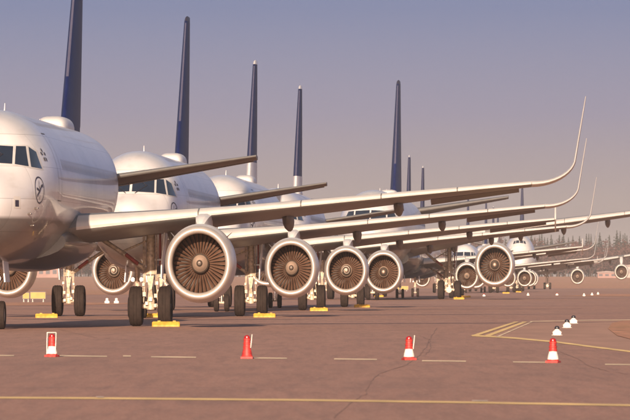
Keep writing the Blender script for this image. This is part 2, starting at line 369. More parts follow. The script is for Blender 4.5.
def wheel_mesh(r, wd):
    b = MB()
    b.lathe([(-wd*.38, r*.50), (-wd*.47, r*.62), (-wd*.5, r*.80), (-wd*.44, r*.93), (-wd*.30, r*.985), (-wd*.16, r), (-wd*.14, r*.982), (-wd*.10, r*.982), (-wd*.08, r),
             (wd*.08, r), (wd*.10, r*.982), (wd*.14, r*.982), (wd*.16, r), (wd*.30, r*.985), (wd*.44, r*.93), (wd*.5, r*.80), (wd*.47, r*.62), (wd*.38, r*.50)], axis='x', n=32, mi=0)
    for s in (-1, 1):
        b.lathe([(s*wd*.38, r*.51), (s*wd*.30, r*.42), (s*wd*.33, r*.25), (s*wd*.42, r*.16), (s*wd*.42, .001)], axis='x', n=24, mi=1)
    return b
def engine_parts(spec, l, a, z, s, key, plane, fancy, spin):
    Re = spec['Re']; q = Re/1.10; c = (s*l, a, z)
    def nac():
        b = MB()
        b.lathe([(x*q, r*q) for x, r in ((.24,1.062),(.5,1.10),(.9,1.125),(1.5,1.125),(2.1,1.08),(2.6,1.0),(3.05,.90),(3.05,.84),(2.6,.82))], c, n=56)
        b.lathe([(x*q, r*q) for x, r in ((.22,.845),(.6,.85),(1.42,.86),(1.46,.20))], c, n=56, mi=1)
        b.lathe([(x*q, r*q) for x, r in ((2.4,.62),(3.3,.52),(3.9,.36),(3.9,.30),(3.5,.26),(4.4,.02))], c, n=32, mi=2)
        # small strakes on the cowl shoulders
        for t in (R(42), R(138)):
            p = Vector((math.cos(t), 0, math.sin(t))); o = Vector(c) + p*(1.09*q)
            b.add([o + Vector((0, .7*q, 0)), o + Vector((0, 1.6*q, 0)), o + p*(.24*q) + Vector((0, 1.6*q, 0)), o + p*(.20*q) + Vector((0, 1.2*q, 0))], [(0, 1, 2, 3)])
        return b.mesh('engine_cowl', [M['nacelle'], M['barrel'], M['nozzle']], K)
    e_ = link('engine', cached((key, 'nac', l, s), nac), plane)
    def lip():
        b = MB(); prof = [(.26,.838),(.16,.846),(.08,.866),(.03,.895),(.005,.925),(0,.945),(.005,.965),(.03,.992),(.08,1.018),(.16,1.044),(.245,1.066)]
        b.lathe([(x*q, r*q) for x, r in prof], c, n=64)
        return b.mesh('inlet_lip', [M['lip']], K)
    link('inlet_lip', cached((key, 'lip', l, s), lip), e_)
    nb = 36 if fancy else 30
    def blade(idx):
        b = MB(); cnt = (idx,) if idx is not None else range(nb)
        for i in cnt:
            t = 2*math.pi*i/nb + {'plain': 0, 'spiral': .06, 'dark': .11}[spin]; rings = []
            for rr, stag, ch in ((.24, 20, .10), (.42, 32, .10), (.64, 44, .115), (.845, 54, .13)):
                ca, cb = math.cos(R(stag))*ch*q/2, math.sin(R(stag))*ch*q/2
                er, et = Vector((math.cos(t), 0, math.sin(t))), Vector((-math.sin(t), 0, math.cos(t)))
                o = Vector(c) + er*(rr*q) + Vector((0, 1.05*q, 0)); th = .010*q
                nrm = (et*ca - Vector((0, cb, 0))).normalized()
                p0 = o - Vector((0, ca, 0)) - et*cb; p1 = o + Vector((0, ca, 0)) + et*cb
                rings.append([p0 + nrm*th*.3, o + nrm*th*2.2, p1 + nrm*th*.3, p1 - nrm*th*.3, o - nrm*th*.2, p0 - nrm*th*.3])
            b.loft(rings)
        return b.mesh('fan_blade', [M['blade']], K)
    if fancy:
        for i in range(nb): link('fan_blade', cached((key, 'blade', l, s, i, spin), lambda: blade(i)), e_)
    else:
        link('fan', cached((key, 'fan', l, s, spin), lambda: blade(None)), e_)
    def spinner():
        b = MB()
        b.lathe([(x*q, r*q) for x, r in ((.44,.004),(.46,.05),(.52,.105),(.62,.17),(.72,.22),(.80,.25),(.82,.27),(.86,.275),(1.15,.27))], c, n=40, mi=0)
        b.lathe([(x*q, r*q) for x, r in ((.425,.002),(.435,.05),(.49,.092),(.51,.098))], c, n=32, mi=1)
        b.lathe([(x*q, r*q) for x, r in ((.755,.243),(.79,.262),(.815,.278),(.835,.284))], c, n=40, mi=1)
        return b.mesh('spinner', [M['spindark' if spin != 'plain' else 'spinner'], M['spindark' if spin == 'plain' else 'spinner']], K)
    sp = link('spinner', cached((key, 'spinner', l, s, spin), spinner), e_)
    if spin == 'spiral':
        def spiral():
            b = MB(); prof = pchip([.004,.05,.105,.17,.22,.25,.275], [.44,.46,.52,.62,.72,.80,.84]); vs = []
            for i in range(46):
                f = i/45; t = f*R(560); rr = .05 + .17*f; wd = .016
                for r_ in (rr - wd, rr + wd):
                    vs.append((c[0] + r_*q*math.cos(t), c[1] + (prof(max(r_, .005)) - .02)*q, c[2] + r_*q*math.sin(t)))
            b.add(vs, [(2*i, 2*i+1, 2*i+3, 2*i+2) for i in range(45)])
            return b.mesh('spiral_mark', [M['mark']], K)
        link('spiral_mark', cached((key, 'spiral', l, s), spiral), e_)
    def pylon():
        ws = lerp_sec(spec['wing'], l); lx = ws[1] - spec['mg']; b = MB()
        tops = [(a + .95*q, z + 1.08*q, .05*q), (a + 1.25*q, z + 1.26*q, .16*q), (a + 2.0*q, min(ws[2] - .02, z + 1.52*q), .22*q), (lx - .02, ws[2] + .02, .23*q), (lx + .9*q, ws[2] + .04, .23*q), (lx + 2.6*q, ws[2] - .14, .12*q)]
        rings = []
        for i, (y, zt, hw) in enumerate(tops):
            zb = z + .95*q if y < a + 2.7*q else z + .60*q
            zb = min(zb, zt - .05)
            rings.append([(s*l - hw, y, zb), (s*l - hw, y, zt - .06), (s*l - hw*.5, y, zt), (s*l + hw*.5, y, zt), (s*l + hw, y, zt - .06), (s*l + hw, y, zb)])
        b.loft(rings)
        return b.mesh('pylon', [M['white']], K)
    link('pylon', cached((key, 'pylon', l, s), pylon), e_)
    return e_

def build_airliner(spec, loc, yaw, label, cat='airliner', group=None, fancy=True, tip='sharklet', spin='plain', fin='blue', dome=True):
    mg = spec['mg']; hull = cached((spec['key'], 'hull'), lambda: Hull(spec['st'])); key = spec['key']
    plane = bpy.data.objects.new(spec['name'], None); COL.objects.link(plane); plane.location = loc; plane.rotation_euler.z = -yaw
    tag(plane, label, cat, group)
    P = lambda l, x, z: (l, x - mg, z)
    Lk = spec['L']; kk = spec['k']
    # fuselage -----------------------------------------------------------
    def fus():
        b = MB(); xs = [0, .02*kk, .05*kk, .1*kk, .18*kk, .28*kk, .42*kk] + list(np.linspace(.6*kk, 7*kk, 30)) + list(np.linspace(8.5*kk, Lk, 34))
        b.loft([[P(*p) for p in r] for r in hull.rings(xs)])
        # wing-to-body fairing and belly bulge
        rings = []
        x0, x1 = spec['fair']
        for i in range(15):
            t = i/14; f = math.sin(math.pi*min(max(t, .02), .98))**.55; x = x0 + (x1-x0)*t; zb, zt, zc, hw = hull.sec(x)
            r = []
            for j in range(24):
                a_ = 2*math.pi*j/24; r.append(P((hw*(.80 + .26*f))*math.cos(a_), x, zb + .62*kk + (.55*kk + .27*kk*f)*math.sin(a_)*(.8 + .2*f)))
            rings.append(r)
        b.loft(rings)
        return b.mesh('fuselage', [M[spec['paint']]], K, 40)
    fo = link('fuselage', cached((key, 'fus'), fus), plane)
    def patch_front(poly, mname, material, off, n=6):
        def f():
            b = MB(); (p0, p1, p2, p3) = [Vector((p[0], p[1])) for p in poly]; vs = []
            for i in range(n+1):
                for j in range(n+1):
                    u, v = i/n, j/n; q = (p0*(1-u) + p1*u)*(1-v) + (p3*(1-u) + p2*u)*v
                    vs.append(P(q.x, hull.front(q.x, q.y) - off, q.y))
            fs = [(i*(n+1)+j, (i+1)*(n+1)+j, (i+1)*(n+1)+j+1, i*(n+1)+j+1) for i in range(n) for j in range(n)]
            b.add(vs, fs)
            return b.mesh(mname, [material], K, 60)
        return f
    def grow(poly, g):
        cx, cz = sum(p[0] for p in poly)/4, sum(p[1] for p in poly)/4
        return [(p[0] + g*(1 if p[0] > cx else -1), p[1] + g*(1 if p[1] > cz else -1)) for p in poly]
    for s in (-1, 1):
        for i, poly in enumerate(spec['panes']):
            pl = [(s*x, z) for x, z in poly]
            wo = link('cockpit_window', cached((key, 'pane', s, i), patch_front(pl, 'cockpit_window', M['glass'], .035*kk)), fo)
            if fancy:
                link('cockpit_window_frame', cached((key, 'pfr', s, i), patch_front(grow(pl, .035), 'cockpit_window_frame', M['frame'], .018)), fo)
    if fancy:
        for s in (-1, 1):
            def wiper():
                b = MB()
                for l0, z0_, l1, z1_ in ((.18, 4.34, .62, 4.62), (.60, 4.60, .34, 4.80)):
                    pts = [Vector(P(s*(l0 + (l1-l0)*k/4), hull.front(l0 + (l1-l0)*k/4, z0_ + (z1_-z0_)*k/4) - .06, z0_ + (z1_-z0_)*k/4)) for k in range(5)]
                    for p, q in zip(pts, pts[1:]): b.tube(p, q, .013, n=6)
                return b.mesh('wiper', [M['black']], K)
            link('wiper', cached((key, 'wiper', s), wiper), fo)
    def side_pt(x, z, s, off=.006):
        h = max(hull.half(x, z), 0); return P(s*(h + off), x, z)
    if spec.get('wins'):
        x0, x1, dx, zw = spec['wins']
        for s in (-1, 1):
            def wr():
                b = MB(); x = x0
                while x < x1:
                    ring = [(x + .115*math.cos(t)*kk**.4, zw + .165*math.sin(t)*kk**.4) for t in [2*math.pi*i/10 for i in range(10)]]
                    b.add([side_pt(px, pz, s, .003) for px, pz in ring], [tuple(range(10))]); x += dx
                return b.mesh('cabin_window_row', [M['cabin']], K, 0)
            link('cabin_window_row', cached((key, 'wins', s), wr), fo, kind='stuff')
    if fancy and key == 'a320':
        for s in (-1, 1):
            def emblem():
                b = MB(); cx, cz, rr = 2.62, 3.68, .36
                fm = lambda u, v: side_pt(cx + u, cz + v, s, .010)
                n = 36
                vs = [fm(rr_*math.cos(2*math.pi*i/n)*1.08, rr_*math.sin(2*math.pi*i/n)) for i in range(n) for rr_ in (rr - .036, rr)]
                b.add(vs, [(2*i, 2*i+1, (2*i+3) % (2*n), (2*i+2) % (2*n)) for i in range(n)])
                for pts, wd in (([(-.24, -.16), (-.08, -.06), (.02, .0), (.12, .10), (.27, .13)], .035), ([(.02, .0), (-.06, .12), (-.02, .24)], .035),
                                ([(-.02, -.03), (-.14, .02), (-.26, .04)], .03), ([(.0, -.02), (.0, -.15), (-.06, -.26)], .028)):
                    vs = []
                    for i, (u, v) in enumerate(pts): vs += [fm(u, v - wd), fm(u, v + wd)]
                    b.add(vs, [(2*i, 2*i+1, 2*i+3, 2*i+2) for i in range(len(pts)-1)])
                return b.mesh('crane_emblem', [M['navy']], K, 0)
            link('crane_emblem', cached((key, 'emb', s), emblem), fo)
            def star():
                b = MB(); cx, cz = 3.75, 4.62
                for i in range(5):
                    t = R(90 + 72*i); u = Vector((math.cos(t), math.sin(t))); v = Vector((-u.y, u.x))
                    p = [u*.05 + v*0, u*.14 + v*.055, u*.20, u*.14 - v*.055]
                    b.add([side_pt(cx + q.x*1.3, cz + q.y, s, .012) for q in p], [(0, 1, 2, 3)])
                return b.mesh('star_emblem', [M['navy']], K, 0)
            link('star_emblem', cached((key, 'star', s), star), fo)
            def door():
                b = MB(); x0, x1, z0, z1 = 5.35, 6.2, 3.42, 5.25; n = 10; vs = []
                for i in range(n+1):
                    z = z0 + (z1-z0)*i/n
                    for x in (x0, x0 + .03, x1 - .03, x1): vs.append(side_pt(x, z, s, .007))
                b.add(vs, [(4*i, 4*i+1, 4*i+5, 4*i+4) for i in range(n)] + [(4*i+2, 4*i+3, 4*i+7, 4*i+6) for i in range(n)])
                for z in (z0, z1 - .03): b.add([side_pt(x0 + .03, z, s, .007), side_pt(x1 - .03, z, s, .007), side_pt(x1 - .03, z + .03, s, .007), side_pt(x0 + .03, z + .03, s, .007)], [(0, 1, 2, 3)])
                return b.mesh('door_seal', [M['under']], K, 0)
            link('door_seal', cached((key, 'door', s), door), fo)
            link('service_panel', cached((key, 'svc', s), patch_front([(s*1.02, 3.18), (s*1.19, 3.18), (s*1.19, 3.50), (s*1.02, 3.50)], 'service_panel', M['slat'], .012, 3)), fo)
            link('static_port', cached((key, 'prt', s), patch_front([(s*1.06, 3.23), (s*1.15, 3.23), (s*1.15, 3.40), (s*1.06, 3.40)], 'static_port', M['navy'], .022, 2)), fo)
            for pi, (x, z) in enumerate(((1.9, 3.05), (2.3, 3.2), (2.5, 2.75))):
                def probe():
                    b = MB(); p = Vector(side_pt(x, z, s, -.02)); b.tube(p, p + Vector((s*.12, -.03, 0)), .025, .018, 6); b.tube(p + Vector((s*.12, .06, 0)), p + Vector((s*.12, -.22, 0)), .02, .008, 6)
                    return b.mesh('air_probe', [M['nozzle']], K)
                link('air_probe', cached((key, 'probe', s, pi), probe), fo)
    for ai, (x, h, wd) in enumerate(spec['ant']):
        def ant():
            b = MB(); zt = spec['zt']
            b.loft([[P(-.02, x, zt - .05), P(.02, x, zt - .05), P(.02, x + wd, zt - .05), P(-.02, x + wd, zt - .05)],
                    [P(-.006, x + wd*.45, zt + h), P(.006, x + wd*.45, zt + h), P(.006, x + wd*.85, zt + h), P(-.006, x + wd*.85, zt + h)]])
            return b.mesh('blade_antenna', [M['white']], K)
        link('blade_antenna', cached((key, 'ant', ai), ant), fo)
    if dome and spec.get('dome'):
        def dm():
            b = MB(); x0, x1, hw, hh = spec['dome']; zt = spec['zt'] - .16; rings = []
            for i in range(21):
                t = i/20; f = max(.02, (1 - abs((t - .42)/(.42 if t < .42 else .58))**4))**.5; r = []
                for a_ in [2*math.pi*j/28 for j in range(28)]:
                    c_, s_ = math.cos(a_), math.sin(a_); e_ = lambda v: math.copysign(abs(v)**.62, v)
                    r.append(P(hw*(.35 + .65*f)*e_(c_), x0 + (x1-x0)*t, zt + (hh + .16)*f*(e_(s_) if s_ > 0 else .15*s_)))
                rings.append(r)
            b.loft(rings)
            return b.mesh('satellite_radome', [M['white']], K, 50)
        link('satellite_radome', cached((key, 'dome'), dm), fo)
    # wings ---------------------------------------------------------------
    W = [(l, x - mg, z, c, t, i) for l, x, z, c, t, i in spec['wing']]
    ail0, ail1, cut = spec['ail']; ltip = W[-1][0]
    for s in (-1, 1):
        def wing():
            b = MB(); full, cutp = airfoil(), airfoil(.8 if cut > .75 else .66)
            ls = sorted({sec[0] for sec in W if sec[0] < ail0} | set(np.linspace(W[0][0], ail0, 9)))
            b.loft([secpts(lerp_sec(W, l), full, s) for l in ls])
            b.loft([secpts(lerp_sec(W, l), cutp, s) for l in np.linspace(ail0, ail1, 4)])
            b.loft([secpts(lerp_sec(W, l), full, s) for l in (ail1, (ail1 + ltip)/2, ltip)])
            return b.mesh('wing', [M['wing']], K, 40)
        wo = link('wing', cached((key, 'wing', s), wing), plane)
        for i, (l0, l1) in enumerate(spec['slats']):
            def slat():
                b = MB(); prof = [p for p in AF if p[0] <= .13] + [p for p in LO if p[0] <= .01]; o_, i_ = [], []
                rings = []
                for l in np.linspace(l0, l1, 4):
                    S = lerp_sec(W, l); oo = secpts(S, prof, s, .014); ii = secpts(S, prof, s, -.01); rings.append(oo + ii[::-1])
                b.loft(rings)
                return b.mesh('slat', [M['slat']], K, 45)
            link('slat', cached((key, 'slat', s, i), slat), wo)
        def ail():
            b = MB(); rings = []
            for l in np.linspace(ail0 + .03, ail1 - .03, 4):
                S = lerp_sec(W, l); c = S[3]; hx, hz = .67*c, .035*c*S[4]/.132; dn = R(spec['droop'] + S[5])
                x0, z0 = S[1] + hx, S[2] - hx*math.sin(R(S[5])) + hz*.3; ch = .36*c
                prof = [(0, .05*c), (.15, .045*c), (1, .004), (1, -.004), (.15, -.03*c), (0, -.034*c)]
                rings.append([(s*l, x0 + u*ch*math.cos(dn) + v*math.sin(dn), z0 - u*ch*math.sin(dn) + v*math.cos(dn)) for u, v in prof])
            b.loft(rings)
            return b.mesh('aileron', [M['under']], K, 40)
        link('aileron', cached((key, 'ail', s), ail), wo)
        for i, (l, ln, rr) in enumerate(spec['ftf']):
            def ftf():
                b = MB(); S = lerp_sec(W, l); rings = []; x0 = S[1] + .42*S[3]; z0 = S[2] - .45*S[3]*math.sin(R(S[5])) - rr*.55
                for j in range(13):
                    t = j/12; f = max(.03, math.sin(math.pi*t**.8)**.6)
                    rings.append([(s*l + rr*.62*f*math.cos(a_), x0 + ln*t, z0 - .10*ln*t*t + rr*f*math.sin(a_)) for a_ in [2*math.pi*q/14 for q in range(14)]])
                b.loft(rings)
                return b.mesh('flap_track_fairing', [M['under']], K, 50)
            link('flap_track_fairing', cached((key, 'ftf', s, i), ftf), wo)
        if tip == 'sharklet':
            def shark():
                b = MB(); T = W[-1]; q = spec['shark']/2.45; rings = []; path = []
                for k in range(11): a_ = R(80)*k/10; path.append((1.42*math.sin(a_), .78*(1 - math.cos(a_)), .10*k, 1 - .028*k, a_))
                l0, z0_, x0_, c0_, _ = path[-1]
                for k in (.1, .25, .5, .75, .93, .985, 1.0): path.append((l0 + .36*k, z0_ + (2.58 - z0_)*k, x0_ + 1.2*k + (.14 if k == 1 else 0), c0_*(1 - .56*k) - (.14 if k == 1 else 0), R(80)))
                for n_, (dl, dz, dx, ch, a_) in enumerate(path):
                    rr = []; th = .80 - .25*min(1, n_/10)
                    for u, v in airfoil():
                        vv = v*T[3]*ch*th
                        rr.append((s*(T[0] - .02 + dl*q - vv*math.sin(a_)), T[1] + dx*q + u*T[3]*ch, T[2] + dz*q + vv*math.cos(a_) - (u*T[3]*ch*math.sin(R(T[5])))*math.cos(a_)))
                    rings.append(rr)
                b.loft(rings)
                return b.mesh('winglet', [M['slat']], K, 40)
            link('winglet', cached((key, 'shark', s), shark), wo)
        elif tip == 'fence':
            def fence():
                b = MB(); T = W[-1]; c = T[3]
                out_ = [(.0, 0), (.55, .62), (1.05, .72), (1.0, 0), (1.05, -.55), (.7, -.5)]
                b.loft([[(s*(T[0] + d), T[1] + u*c*1.1, T[2] + v) for u, v in out_] for d in (0.0, .07)])
                return b.mesh('wingtip_fence', [M['slat']], K, 30)
            link('wingtip_fence', cached((key, 'fence', s), fence), wo)
    # stabilisers -----------------------------------------------------------
    for s in (-1, 1):
        T = [(l, x - mg, z, c, t, i) for l, x, z, c, t, i in spec['stab']]
        def stab():
            b = MB(); b.loft([secpts(lerp_sec(T, l), airfoil(.66), s) for l in np.linspace(T[0][0], T[-1][0], 5)])
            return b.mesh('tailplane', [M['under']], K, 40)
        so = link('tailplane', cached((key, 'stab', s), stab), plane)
        def elev():
            b = MB(); rings = []
            for l in (T[0][0] + .4*kk, T[-1][0] - .15*kk):
                S = lerp_sec(T, l); c = S[3]; dn = R(S[5]); x0 = S[1] + .665*c; z0 = S[2] - .665*c*math.sin(R(S[5]))
                rings.append([(s*l, x0 + u*.34*c*math.cos(dn), z0 - u*.34*c*math.sin(dn) + v*c) for u, v in ((0, .03), (1, .002), (1, -.002), (0, -.024))])
            b.loft(rings)
            return b.mesh('elevator', [M['under']], K, 30)
        link('elevator', cached((key, 'elev', s), elev), so)
        def sle():
            b = MB(); prof = [p for p in AF if p[0] <= .06] + [p for p in LO if p[0] <= .03]; rings = []
            for l in np.linspace(T[0][0] + .4, T[-1][0], 3):
                S = lerp_sec(T, l); rings.append(secpts(S, prof, s, .01) + secpts(S, prof, s, -.01)[::-1])
            b.loft(rings); return b.mesh('leading_edge', [M['wing']], K, 40)
        link('leading_edge', cached((key, 'sle', s), sle), so)
    # fin ------------------------------------------------------------------
    (z0, fx0, c0, t0), (z1, fx1, c1, t1) = spec['fin']
    def finring(f, prof, off=0):
        z, x, c, t = z0 + (z1-z0)*f, fx0 + (fx1-fx0)*f - mg, c0 + (c1-c0)*f, t0 + (t1-t0)*f; r = []
        up = [(u, v) for u, v in AF if prof[0] <= u <= prof[1]]; k = t/.172
        for u, v in up: r.append((v*c*k + (off if v > 0 else 0), x + u*c - off*.6*(u < .02), z))
        for u, v in up[::-1][1 if prof[0] == 0 else 0:]: r.append((-v*c*k - off, x + u*c, z))
        return r
    fm = {'blue': M['blue'], 'light': M['blue']}[fin]
    def finm():
        b = MB(); b.loft([finring(f, (0, .65)) for f in np.linspace(0, .965, 6)])
        b.loft([finring(.965, (0, .92)), [(x*.8, y + .10*c1, z) for x, y, z in finring(.99, (0, .92))], [(x*.3, y + .28*c1, z) for x, y, z in finring(1.0, (0, .92))]], cap0=True, mi=1)
        return b.mesh('vertical_fin', [fm, M['navy'] if fin == 'blue' else M['white']], K, 40)
    vf = link('vertical_fin', cached((key, 'fin', fin), finm), plane)
    def rud():
        b = MB(); b.loft([finring(f, (.65, 1)) for f in np.linspace(.06, .955, 5)]); return b.mesh('rudder', [fm], K, 30)
    link('rudder', cached((key, 'rud', fin), rud), vf)
    def fle():
        b = MB(); f0, f1 = (.30, .95) if fin == 'blue' else (.02, .95)
        b.loft([finring(f, (0, .008), .008) for f in np.linspace(f0, f1, 4)]); return b.mesh('fin_leading_edge', [M['strip']], K, 40)
    link('fin_leading_edge', cached((key, 'fle', fin), fle), vf)
    if fin == 'light':
        def fb():
            b = MB(); b.loft([finring(f, (0, .65), .016) for f in (0, .19)]); return b.mesh('fin_root_fairing', [M['white']], K, 30)
        link('fin_root_fairing', cached((key, 'fb'), fb), vf)
    # engines ----------------------------------------------------------------
    for (l, x, z) in spec['eng']:
        for s in (-1, 1): engine_parts(spec, l, x - mg, z, s, key, plane, fancy and s > 0 or fancy and key == 'a320', spin)
    # landing gear -------------------------------------------------------------
    for (gl, gx, rt, tw, bog, wd) in spec['gears']:
        for s in (-1, 1):
            gy = gx - mg
            def strut():
                b = MB(); S = lerp_sec(W, max(gl, W[0][0])); zt = S[2] - .1; o = lambda dx, dy, z: (s*(gl + dx), gy + dy, z); g = kk
                b.tube(o(0, .05, zt), o(0, 0, 1.55*g), .15*g, .14*g, 14); b.tube(o(0, 0, 1.6*g), o(0, 0, rt), .095*g, mi=1)
                b.tube(o(0, 0, 1.62*g), o(0, 0, 1.48*g), .19*g); b.tube(o(0, 0, rt + .18*g), o(0, 0, rt - .10*g), .13*g)
                b.tube(o(-tw*.9, 0, rt), o(tw*.9, 0, rt), .075*g)                                   # axle
                for yy in (-.16*g, .22*g):                                                          # torque links, hoses
                    b.loft([[o(-.11*g, yy*.5, 1.45*g), o(.11*g, yy*.5, 1.45*g), o(.11*g, yy*.5 + .05, 1.45*g), o(-.11*g, yy*.5 + .05, 1.45*g)],
                            [o(-.05*g, yy*1.6, 1.05*g), o(.05*g, yy*1.6, 1.05*g), o(.05*g, yy*1.6 + .05, 1.05*g), o(-.05*g, yy*1.6 + .05, 1.05*g)],
                            [o(-.10*g, yy*.5, .72*g), o(.10*g, yy*.5, .72*g), o(.10*g, yy*.5 + .05, .72*g), o(-.10*g, yy*.5 + .05, .72*g)]])
                for dx in (-.19, -.24, .20):
                    b.tube(o(dx*g, -.10, zt - .1), o(dx*g*.9, -.13, 1.3*g), .018*g, n=6); b.tube(o(dx*g*.9, -.13, 1.3*g), o(dx*g*1.2, -.10, rt + .1), .016*g, n=6)
                for dx, dz, r_ in ((-.20, .34, .10), (.17, .30, .09), (-.12, .08, .08), (.15, .02, .08), (0, .20, .10), (-.22, .62, .07), (.21, .66, .08)):
                    b.box(o(dx*g, -.16*g, rt + dz*g), (r_*.55*g, .05*g, r_*.6*g), mi=0)
                if bog: b.tube(o(0, -bog - .1, rt), o(0, bog + .1, rt), .16*g)
                return b.mesh('landing_gear', [M['strut'], M['chrome']], K, 40)
            go = link('main_landing_gear', cached((key, 'strut', gl, gx, s), strut), plane)
            def brace():
                b = MB(); o = lambda dx, dy, z: (s*(gl + dx), gy + dy, z); g = kk; zt = lerp_sec(W, max(gl, W[0][0]))[2]
                b.tube(o(-.08*g, 0, 1.55*g), o(-.95*g, .1, 2.12*g), .075*g, mi=0); b.tube(o(-.95*g, .1, 2.12*g), o(-1.65*g, .2, zt - .45*g), .07*g, mi=0)
                b.tube(o(-.40*g, -.06, 1.78*g), o(-.80*g, -.02, 2.05*g), .06*g, mi=1)
                b.tube(o(-.05, .1, zt - .5*g), o(-.95*g, .1, 2.12*g), .03*g, mi=0)
                b.tube(o(.30*g, .05, zt - .2), o(.30*g, .05, 1.75*g), .035*g, mi=1)
                return b.mesh('side_brace', [M['strut'], M['red']], K, 40)
            link('side_brace', cached((key, 'brace', gl, gx, s), brace), go)
            def gdoor():
                b = MB(); o = lambda dx, dy, z: (s*(gl + dx), gy + dy, z); g = kk; zt = lerp_sec(W, max(gl, W[0][0]))[2] - .15; rings = []
                for z, dx, h0, h1 in ((1.35*g, .34*g, -.35*g, .25*g), (1.8*g, .36*g, -.5*g, .45*g), (zt, .48*g, -.55*g, .55*g)):
                    rings.append([o(dx, h0, z), o(dx + .04, h0, z), o(dx + .04, h1, z), o(dx, h1, z)])
                b.loft(rings); b.tube(o(.05, 0, 1.9*g), o(.37*g, 0, 1.9*g), .03*g)
                return b.mesh('gear_door', [M['white']], K, 30)
            link('gear_door', cached((key, 'gdoor', gl, gx, s), gdoor), go)
            for by in ((-bog, bog) if bog else (0,)):
                for t in (-1, 1):
                    wl = link('wheel', cached((key, 'wheel', rt), lambda: wheel_mesh(rt, wd).mesh('wheel', [M['tyre'], M['hub']], K, 40)), go)
                    wl.location = (s*gl*K + t*tw*K, gy + by, rt)
    nx, nr, ntw = spec['nose']; zb = hull.sec(nx)[0]
    def nstrut():
        b = MB(); g = kk; y = nx - mg
        b.tube((0, y - .1, zb + .4), (0, y, .95*g), .10*g); b.tube((0, y, 1.0*g), (0, y, nr), .065*g, mi=1); b.tube((-ntw, y, nr), (ntw, y, nr), .06*g)
        b.tube((0, y, .98*g), (0, y, .85*g), .14*g); b.tube((0, y + .1, 1.1*g), (0, y - 1.0*g, zb + .3), .05*g)
        b.loft([[(-.09*g, y + .1, .9*g), (.09*g, y + .1, .9*g), (.09*g, y + .14, .9*g), (-.09*g, y + .14, .9*g)], [(-.05*g, y + .36*g, .65*g), (.05*g, y + .36*g, .65*g), (.05*g, y + .40*g, .65*g), (-.05*g, y + .40*g, .65*g)], [(-.08*g, y + .08, .45*g), (.08*g, y + .08, .45*g), (.08*g, y + .12, .45*g), (-.08*g, y + .12, .45*g)]])
        return b.mesh('nose_landing_gear', [M['strut'], M['chrome']], K, 40)
    no = link('nose_landing_gear', cached((key, 'nstrut'), nstrut), plane)
    for t in (-1, 1):
        wl = link('wheel', cached((key, 'nwheel'), lambda: wheel_mesh(nr, nr*.62).mesh('wheel', [M['tyre'], M['hub']], K, 40)), no); wl.location = (t*ntw*K, nx - mg, nr)
        def nd():
            b = MB(); g = kk; y = nx - mg
            b.loft([[(t*.42*g, y - .9*g, zb - .50*g), (t*.46*g, y - .9*g, zb - .50*g), (t*.46*g, y + .5*g, zb - .50*g), (t*.42*g, y + .5*g, zb - .50*g)], [(t*.36*g, y - .9*g, zb + .14), (t*.40*g, y - .9*g, zb + .14), (t*.40*g, y + .5*g, zb + .14), (t*.36*g, y + .5*g, zb + .14)]])
            return b.mesh('nose_gear_door', [M['white']], K, 30)
        link('nose_gear_door', cached((key, 'nd', t), nd), no)
        def nl():
            b = MB(); g = kk; y = nx - mg; c = (t*.17*g, y - .20*g, 1.36*g)
            b.lathe([(0, .001), (.0, .08*g), (.03, .10*g), (.12, .06*g), (.16, .02*g)], c, n=18); b.tube((c[0], c[1] + .1, c[2]), (0, y, c[2] - .02), .02)
            return b.mesh('landing_light', [M['chrome']], K, 30)
        link('landing_light', cached((key, 'nl', t), nl), no)
    return plane

A320 = dict(key='a320', name='parked_airliner', st=A320_ST, mg=17.71, L=37.5, k=1.0, zt=5.89, paint='hull', fair=(10.6, 21.5),
    panes=[[(.05, 4.40), (.90, 4.36), (.87, 4.83), (.05, 4.87)], [(.97, 4.355), (1.34, 4.30), (1.20, 4.84), (.945, 4.84)], [(1.40, 4.29), (1.66, 4.25), (1.47, 4.70), (1.27, 4.83)]],
    wins=(7.2, 29.5, .533, 4.42), ant=[(8.5, .24, .3), (20, .10, .4)], dome=(23.8, 28.2, .54, .30),
    wing=[(.6, 11.2, 2.56, 7.2, .14, 3.4), (1.975, 11.95, 2.80, 6.2, .13, 3.6), (6.4, 14.25, 3.22, 3.95, .108, 4.6), (11.5, 16.9, 3.69, 2.75, .105, 4.2), (16.0, 19.25, 4.09, 1.66, .10, 2.4)],
    ail=(12.7, 15.6, .66), droop=11, slats=[(1.9, 5.55), (5.6, 8.7), (8.74, 11.2), (11.24, 13.6), (13.64, 15.98)], ftf=[(4.6, 3.2, .30), (8.2, 3.0, .30), (11.7, 2.4, .26)],
    shark=2.45, stab=[(.5, 31.0, 4.34, 4.1, .075, 3.2), (6.22, 34.6, 5.18, 1.7, .075, 4.0)],
    fin=[(5.70, 28.4, 6.6, .080), (11.80, 34.4, 2.1, .10)], eng=[(5.75, 11.3, 1.78)], Re=1.075,
    gears=[(3.795, 17.71, .575, .465, 0, .43)], nose=(5.07, .38, .25))
